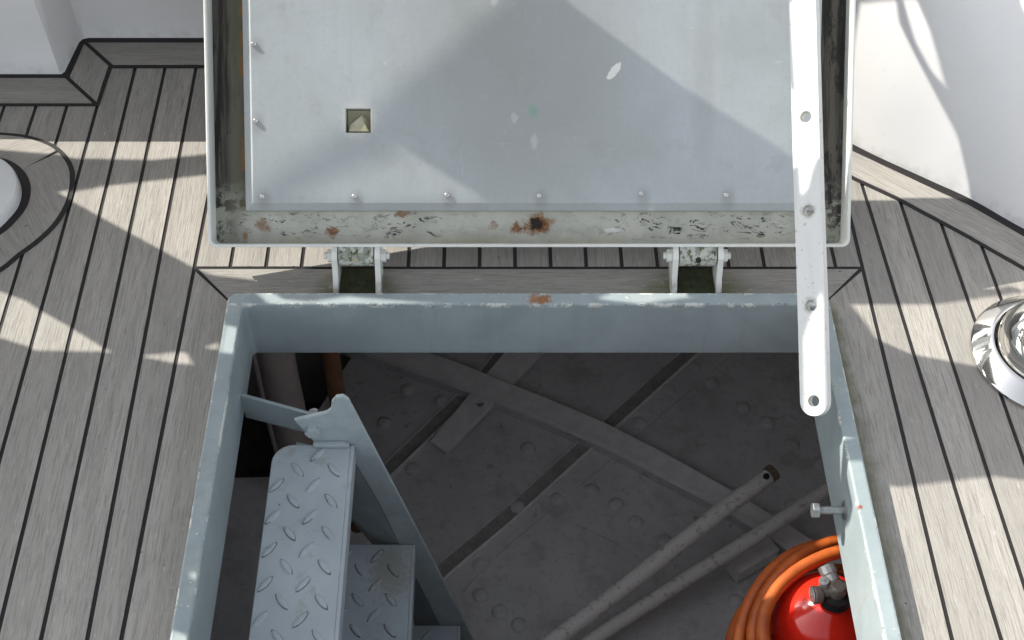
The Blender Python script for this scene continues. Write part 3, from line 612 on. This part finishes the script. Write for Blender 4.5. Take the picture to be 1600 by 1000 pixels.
# ------------------------------------------------------------------ companion ladder
ld = empty('ladder', (-.25, .85, -.8), 'pale painted diamond plate ladder going down into the hatch', 'ladder')
def lens(bm, cx, cy, ang, z, L_=.0155, W=.0050, h=.0027):
    n = 12; top = bm.verts.new((cx, cy, z + h)); g0 = rnd.choice((0, 1, 6)); grime_shade = [(g0 + q) % 12 for q in range(rnd.randint(4, 9))]
    if ang < 0: grime_shade = [(g + 6) % 12 for g in grime_shade]
    ca, sa = math.cos(ang), math.sin(ang)
    pr_ = [(L_ * math.cos(t), W * math.sin(t) * (1 - .25 * math.cos(t) ** 2)) for t in [2 * math.pi * k / n for k in range(n)]]
    rings = [[bm.verts.new((cx + ca * x * f - sa * y * f, cy + sa * x * f + ca * y * f, z + g)) for x, y in pr_] for f, g in ((1.06, -.0004), (.84, h * .7), (.5, h))]
    for q, (A, B) in enumerate(zip(rings, rings[1:])):
        for i in range(n):
            j = (i + 1) % n; f = bm.faces.new((A[i], A[j], B[j], B[i]))
            if q == 0 and i in grime_shade: f.material_index = 1
    for i in range(n): bm.faces.new((rings[2][i], rings[2][(i + 1) % n], top))
def tread(xa, xb, z, rad):
    bm = bmesh.new(); ya, yb = .60, 1.078
    pts = [(xa, ya), (xb, ya), (xb, yb)] + [(xa + rad - rad * math.sin(t), yb - rad + rad * math.cos(t)) for t in [math.radians(a) for a in range(0, 91, 15)]]
    prism(bm, pts, z - .006, z)
    o = keep(obj('tread', bm, TREAD, ld, bevel=.0015), ld)
    bm = bmesh.new()
    i = 0; x = xa + .012
    while x < xb - .0105:
        y = yb - .018 - (.026 if i % 2 else 0) - .004 * (z < -.2); s = 1 if i % 2 == 0 else -1
        while y > ya:
            if not (x < xa + .03 and y > yb - .04 and rad > .01): lens(bm, x + rnd.uniform(-.0008, .0008), y, s * math.radians(52), z)
            y -= .052
        x += .0262; i += 1
    obj('raised_pattern', bm, [TREAD, GRIME_SHADE], o, smooth=True)
    bm = bmesh.new(); box(bm, (xb - .0002, ya, z - .035), (xb + .0058, yb, z - .0006)); obj('nosing', bm, TREAD, o, bevel=.0015)
    return o
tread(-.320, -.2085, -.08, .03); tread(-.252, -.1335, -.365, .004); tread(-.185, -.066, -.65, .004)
def side(yp, s):
    bm = bmesh.new(); y0, y1 = yp, yp + .006 * s
    # upper plate with notch and straight sloping flange, then a web folded back behind it
    outline = [(-.284, -.022), (-.236, -.004), (-.229, .004), (-.226, .022), (-.219, .033), (-.209, .035), (-.202, .026), (-.128, -.300), (-.064, -.590), (-.015, -.82), (-.060, -.82), (-.100, -.640), (-.132, -.480), (-.180, -.235), (-.2105, -.115), (-.258, -.083)]
    A = [bm.verts.new((x, y0, z)) for x, z in outline]; B = [bm.verts.new((x, y1, z)) for x, z in outline]
    bm.faces.new(A); bm.faces.new(B[::-1])
    for i in range(len(A)): j = (i + 1) % len(A); bm.faces.new((A[i], A[j], B[j], B[i]))
    o = keep(obj('side_plate', bm, STRG, ld, bevel=.0015), ld)
    bm = bmesh.new(); w = [(-.2105, -.118), (-.180, -.238), (-.132, -.483), (-.100, -.643), (-.060, -.823)]; w2 = [(-.300, -.15), (-.262, -.285), (-.196, -.46), (-.16, -.66), (-.13, -.823)]
    v = [[bm.verts.new((x, yy, z)) for x, z in l] for l, yy in ((w, y0 + .001 * s), (w, y1), (w2, y1 + .045 * s), (w2, y0 + .04 * s))]
    for P, Q in zip(v, v[1:] + v[:1]):
        for i in range(4): bm.faces.new((P[i], P[i + 1], Q[i + 1], Q[i]))
    bm.faces.new([q[0] for q in v]); bm.faces.new([q[-1] for q in v][::-1])
    keep(obj('side_web', bm, STRG, ld), ld)
    return o
sp_ = side(1.0795, 1); side(.598, -1)
bm = bmesh.new(); tube(bm, [(-.2595, 1.080, -.043), (-.2595, 1.070, -.043)], .0112, 6); tube(bm, [(-.2595, 1.083, -.043), (-.2595, 1.079, -.043)], .0135, 20); obj('bolt_head', bm, STRG, sp_, bevel=.001)
sp_.children[0].matrix_parent_inverse = Matrix.Translation((0, 0, 0))
bm = bmesh.new(); box(bm, (-.262, 1.0705, -.079), (-.2095, 1.079, -.0715)); keep(obj('weld_seam', bm, TREAD, ld, bevel=.002), ld)
# arm from the rim to the ladder
bm = bmesh.new(); hexa(bm, [(-.371, 1.140, -.100), (-.371, 1.146, -.100), (-.245, 1.092, -.075), (-.245, 1.0865, -.075), (-.371, 1.140, -.045), (-.371, 1.146, -.045), (-.245, 1.092, -.026), (-.245, 1.0865, -.026)])
ar = keep(obj('bracket_arm', bm, COAM, ld, bevel=.001), ld)
bm = bmesh.new(); tube(bm, [(-.2595, 1.09, -.043), (-.2595, 1.112, -.043)], .006, 12); tube(bm, [(-.2595, 1.098, -.043), (-.2595, 1.107, -.043)], .0115, 6); obj('nut', bm, ZINC, ar)

# ------------------------------------------------------------------ fire extinguisher and hose
ex = empty('fire_extinguisher', (.490, .886, -.66), 'glossy red fire extinguisher with chrome gauge under the right rim', 'fire extinguisher')
ec = (.488, .896)
bm = bmesh.new(); lathe(bm, [(0, -.66), (.072, -.66), (.081, -.65), (.081, -.31), (.0805, -.29), (.0770, -.268), (.069, -.249), (.057, -.233), (.041, -.221), (.027, -.214), (.023, -.210), (.023, -.205), (0, -.205)], 56, ec); keep(obj('body', bm, RED, ex, smooth=True), ex)
bm = bmesh.new()
for k in range(4): lathe(bm, [(.0, -.205 + .0055 * k), (.0225, -.205 + .0055 * k), (.0235, -.2025 + .0055 * k), (.0225, -.2005 + .0055 * k), (0, -.2005 + .0055 * k)], 32, ec)
keep(obj('collar', bm, BLK, ex, smooth=True), ex)
vz = -.182
bm = bmesh.new(); lathe(bm, [(0, -.202), (.013, -.202), (.013, -.170), (.009, -.165), (0, -.165)], 24, ec); tube(bm, [(ec[0], ec[1], vz), (ec[0] - .022, ec[1] - .004, vz)], .0065, 16); tube(bm, [(ec[0], ec[1], vz), (ec[0] - .004, ec[1] + .014, vz + .004)], .0065, 12)
vv = keep(obj('valve', bm, BRASS, ex, smooth=True), ex)
bm = bmesh.new(); tube(bm, [(ec[0] - .020, ec[1] - .004, vz), (ec[0] - .025, ec[1] - .005, vz), (ec[0] - .036, ec[1] - .007, vz + .001)], [.007, .0125, .0135], 28); g = obj('gauge', bm, BRASS, vv, bevel=.001)
bm = bmesh.new(); tube(bm, [(ec[0] - .036, ec[1] - .007, vz + .001), (ec[0] - .0375, ec[1] - .0072, vz + .001)], .0115, 28); tube(bm, [(ec[0] - .0375, ec[1] - .0072, vz + .001), (ec[0] - .0385, ec[1] - .0073, vz + .001)], .003, 10); keep(obj('gauge_face', bm, SILV, ex, bevel=.0004), ex)
bm = bmesh.new(); tube(bm, [(ec[0] - .018, ec[1] + .008, vz + .002), (ec[0] - .0195, ec[1] + .010, vz + .013)], .0075, 18); tube(bm, [(ec[0] - .0195, ec[1] + .010, vz + .013), (ec[0] - .0197, ec[1] + .0103, vz + .014)], .003, 10); obj('pressure_tap', bm, SILV, vv, bevel=.001)
bm = bmesh.new(); tube(bm, [(ec[0] - .004, ec[1] + .014, vz + .003), (ec[0] - .008, ec[1] + .024, vz + .006)], .0105, 20); tube(bm, [(ec[0] - .008, ec[1] + .024, vz + .006), (ec[0] - .0125, ec[1] + .036, vz + .010)], .0125, 12); obj('outlet', bm, SILV, vv, bevel=.0012)
bm = bmesh.new(); pts = []
N = 260
for i in range(N):
    t = i / (N - 1); a = math.radians(70 + 360 * 5.4 * t); k = 5.4 * t
    rr = .148 + .040 * (.5 + .5 * math.sin(k * 2.1 + .6)) + .005 * math.sin(3 * a + k)
    pts.append((.540 + rr * math.cos(a), .838 + rr * math.sin(a), -.345 + .024 * k + .008 * math.sin(2 * a + k)))
tube(bm, pts, .0100, 14)
tag(obj('hose', bm, HOSE, smooth=True), 'coiled orange hose looped around the red extinguisher', 'hose')
bm = bmesh.new(); lathe(bm, [(.10, -.70), (.104, -.70), (.13, -.46), (.145, -.38), (.141, -.38), (.126, -.46), (.10, -.70)], 40, (.55, .83)); tag(obj('hose_dark_fill', bm, BLK, smooth=True), 'added black tub shape darkening the gap behind hose and extinguisher', 'tub')  # made-up tub, put in to darken the gap behind the hose

# ------------------------------------------------------------------ added sheet outside the picture, upper left; holes shape the sun patches
OPENINGS = {
  'L1': [(-2.157, 2.416), (-2.024, 2.416), (-1.723, 2.399), (-1.71, 2.271), (-1.798, 2.256), (-1.926, 2.26), (-2.123, 2.283)],
  'L2': [(-1.938, 2.176), (-1.871, 2.195), (-1.704, 2.222), (-1.671, 2.137), (-1.663, 2.074), (-1.367, 2.074), (-0.906, 2.074), (-0.909, 2.051), (-1.078, 2.051), (-1.178, 2.024), (-1.271, 2.011), (-1.364, 1.995), (-1.403, 2.001), (-1.476, 1.986), (-1.501, 1.997), (-1.534, 1.98), (-1.668, 2.002), (-1.697, 2.016)],
  'L3': [(-2.024, 1.977), (-1.983, 1.968), (-1.94, 1.949), (-1.911, 1.928), (-1.862, 1.897), (-1.807, 1.859), (-1.789, 1.85), (-1.806, 1.852), (-1.904, 1.854), (-1.92, 1.863), (-1.962, 1.878), (-2.001, 1.887)],
  'L4': [(-1.753, 1.844), (-1.699, 1.852), (-1.684, 1.851), (-1.67, 1.828), (-1.7, 1.831)],
  'L5': [(-1.662, 1.86), (-1.639, 1.871), (-1.637, 1.857), (-1.648, 1.856)],
  'L6': [(-1.589, 1.857), (-1.563, 1.851), (-1.565, 1.803), (-1.59, 1.806)],
  'C1': [(-1.557, 1.925), (-1.532, 1.924), (-1.51, 1.907), (-1.471, 1.901), (-1.416, 1.912), (-1.321, 1.902), (-1.264, 1.897), (-1.396, 1.895), (-1.527, 1.895)],
  'C2': [(-1.017, 1.925), (-0.922, 1.921), (-0.905, 1.91), (-0.981, 1.897), (-1.047, 1.907)],
  'B1': [(-1.578, 1.455), (-1.567, 1.452), (-1.569, 1.443), (-1.579, 1.446)],
  'B2': [(-1.59, 1.375), (-1.567, 1.367), (-1.564, 1.337), (-1.593, 1.337)],
  'R1': [(-0.702, 1.943), (-0.574, 1.943), (-0.392, 1.975), (-0.441, 1.793), (-0.543, 1.826), (-0.631, 1.848), (-0.677, 1.878), (-0.687, 1.911)],
  'R2': [(-0.746, 1.623), (-0.686, 1.621), (-0.561, 1.638), (-0.487, 1.626), (-0.562, 1.347), (-0.771, 1.347)],
  'R2b': [(-0.722, 1.598), (-0.685, 1.592), (-0.658, 1.312), (-0.742, 1.312)],
  'R3': [(-0.69, 1.564), (-0.723, 1.565), (-0.782, 1.586), (-0.853, 1.634), (-0.903, 1.679), (-0.944, 1.508), (-0.648, 1.245)],
  'M1': [(-0.667, 2.31), (-0.63, 2.274), (-0.529, 2.2), (-0.48, 2.163), (-0.524, 2.127), (-0.595, 2.129), (-0.696, 2.134)],
  'M2': [(-0.487, 2.067), (-0.449, 2.061), (-0.398, 2.027), (-0.399, 1.949), (-0.467, 1.988)],
  'W1': [(-0.382, 2.259), (-0.299, 2.209), (-0.327, 2.208), (-0.356, 2.184), (-0.389, 2.163), (-0.441, 2.152), (-0.498, 2.157), (-0.683, 2.311)],
  'W2': [(-0.285, 2.201), (-0.256, 2.183), (-0.274, 2.172), (-0.304, 2.167), (-0.336, 2.164), (-0.34, 2.177), (-0.326, 2.191)],
  'W3': [(-0.072, 2.063), (-0.044, 2.038), (-0.071, 2.02), (-0.098, 2.023), (-0.102, 2.051)],
  'P1': [(-1.21, 2.044), (-0.677, 2.044), (-0.807, 2.032), (-1.168, 1.996), (-1.441, 1.973), (-1.486, 1.966), (-1.561, 1.964)],
  'P2': [(-0.705, 2.044), (-0.18, 2.044), (-0.479, 1.973), (-0.584, 1.983), (-0.658, 2.006), (-0.716, 2.032)],
  'P3': [(-1.154, 1.987), (-1.094, 1.969), (-1.428, 1.969)],
  'T1': [(-0.336, 1.905), (-0.225, 1.905), (-0.435, 1.798), (-0.474, 1.795), (-0.501, 1.79), (-0.528, 1.793)],
  'T2': [(-0.676, 1.716), (-0.638, 1.72), (-0.618, 1.722), (-0.583, 1.724), (-0.717, 1.656), (-0.793, 1.656)],
  'E1': [(-1.137, 1.725), (-1.116, 1.769), (-1.073, 1.792), (-1.0, 1.801), (-1.019, 1.692), (-1.051, 1.697), (-1.069, 1.728), (-1.103, 1.721)],
  'E2': [(-1.043, 1.84), (-0.983, 1.842), (-0.988, 1.814), (-1.026, 1.812), (-1.049, 1.821)],
  'E3': [(-1.095, 1.775), (-1.075, 1.79), (-1.074, 1.781), (-1.092, 1.767)],
  'E4': [(-1.062, 1.794), (-1.028, 1.801), (-0.991, 1.794), (-0.994, 1.779), (-1.03, 1.787), (-1.057, 1.784)],
}
HA = 0.95
def openings():
    return [list(p) for p in OPENINGS.values()]
bm = plate_bm([(-3.0, 1.0), (-.15, 1.0), (-.15, 3.1), (-3.0, 3.1)], openings(), HA, HA + .002)
gobo = tag(obj('shade_gobo', bm, GOBO), 'added unseen sheet with holes shaping the shade on the deck', 'shade sheet')
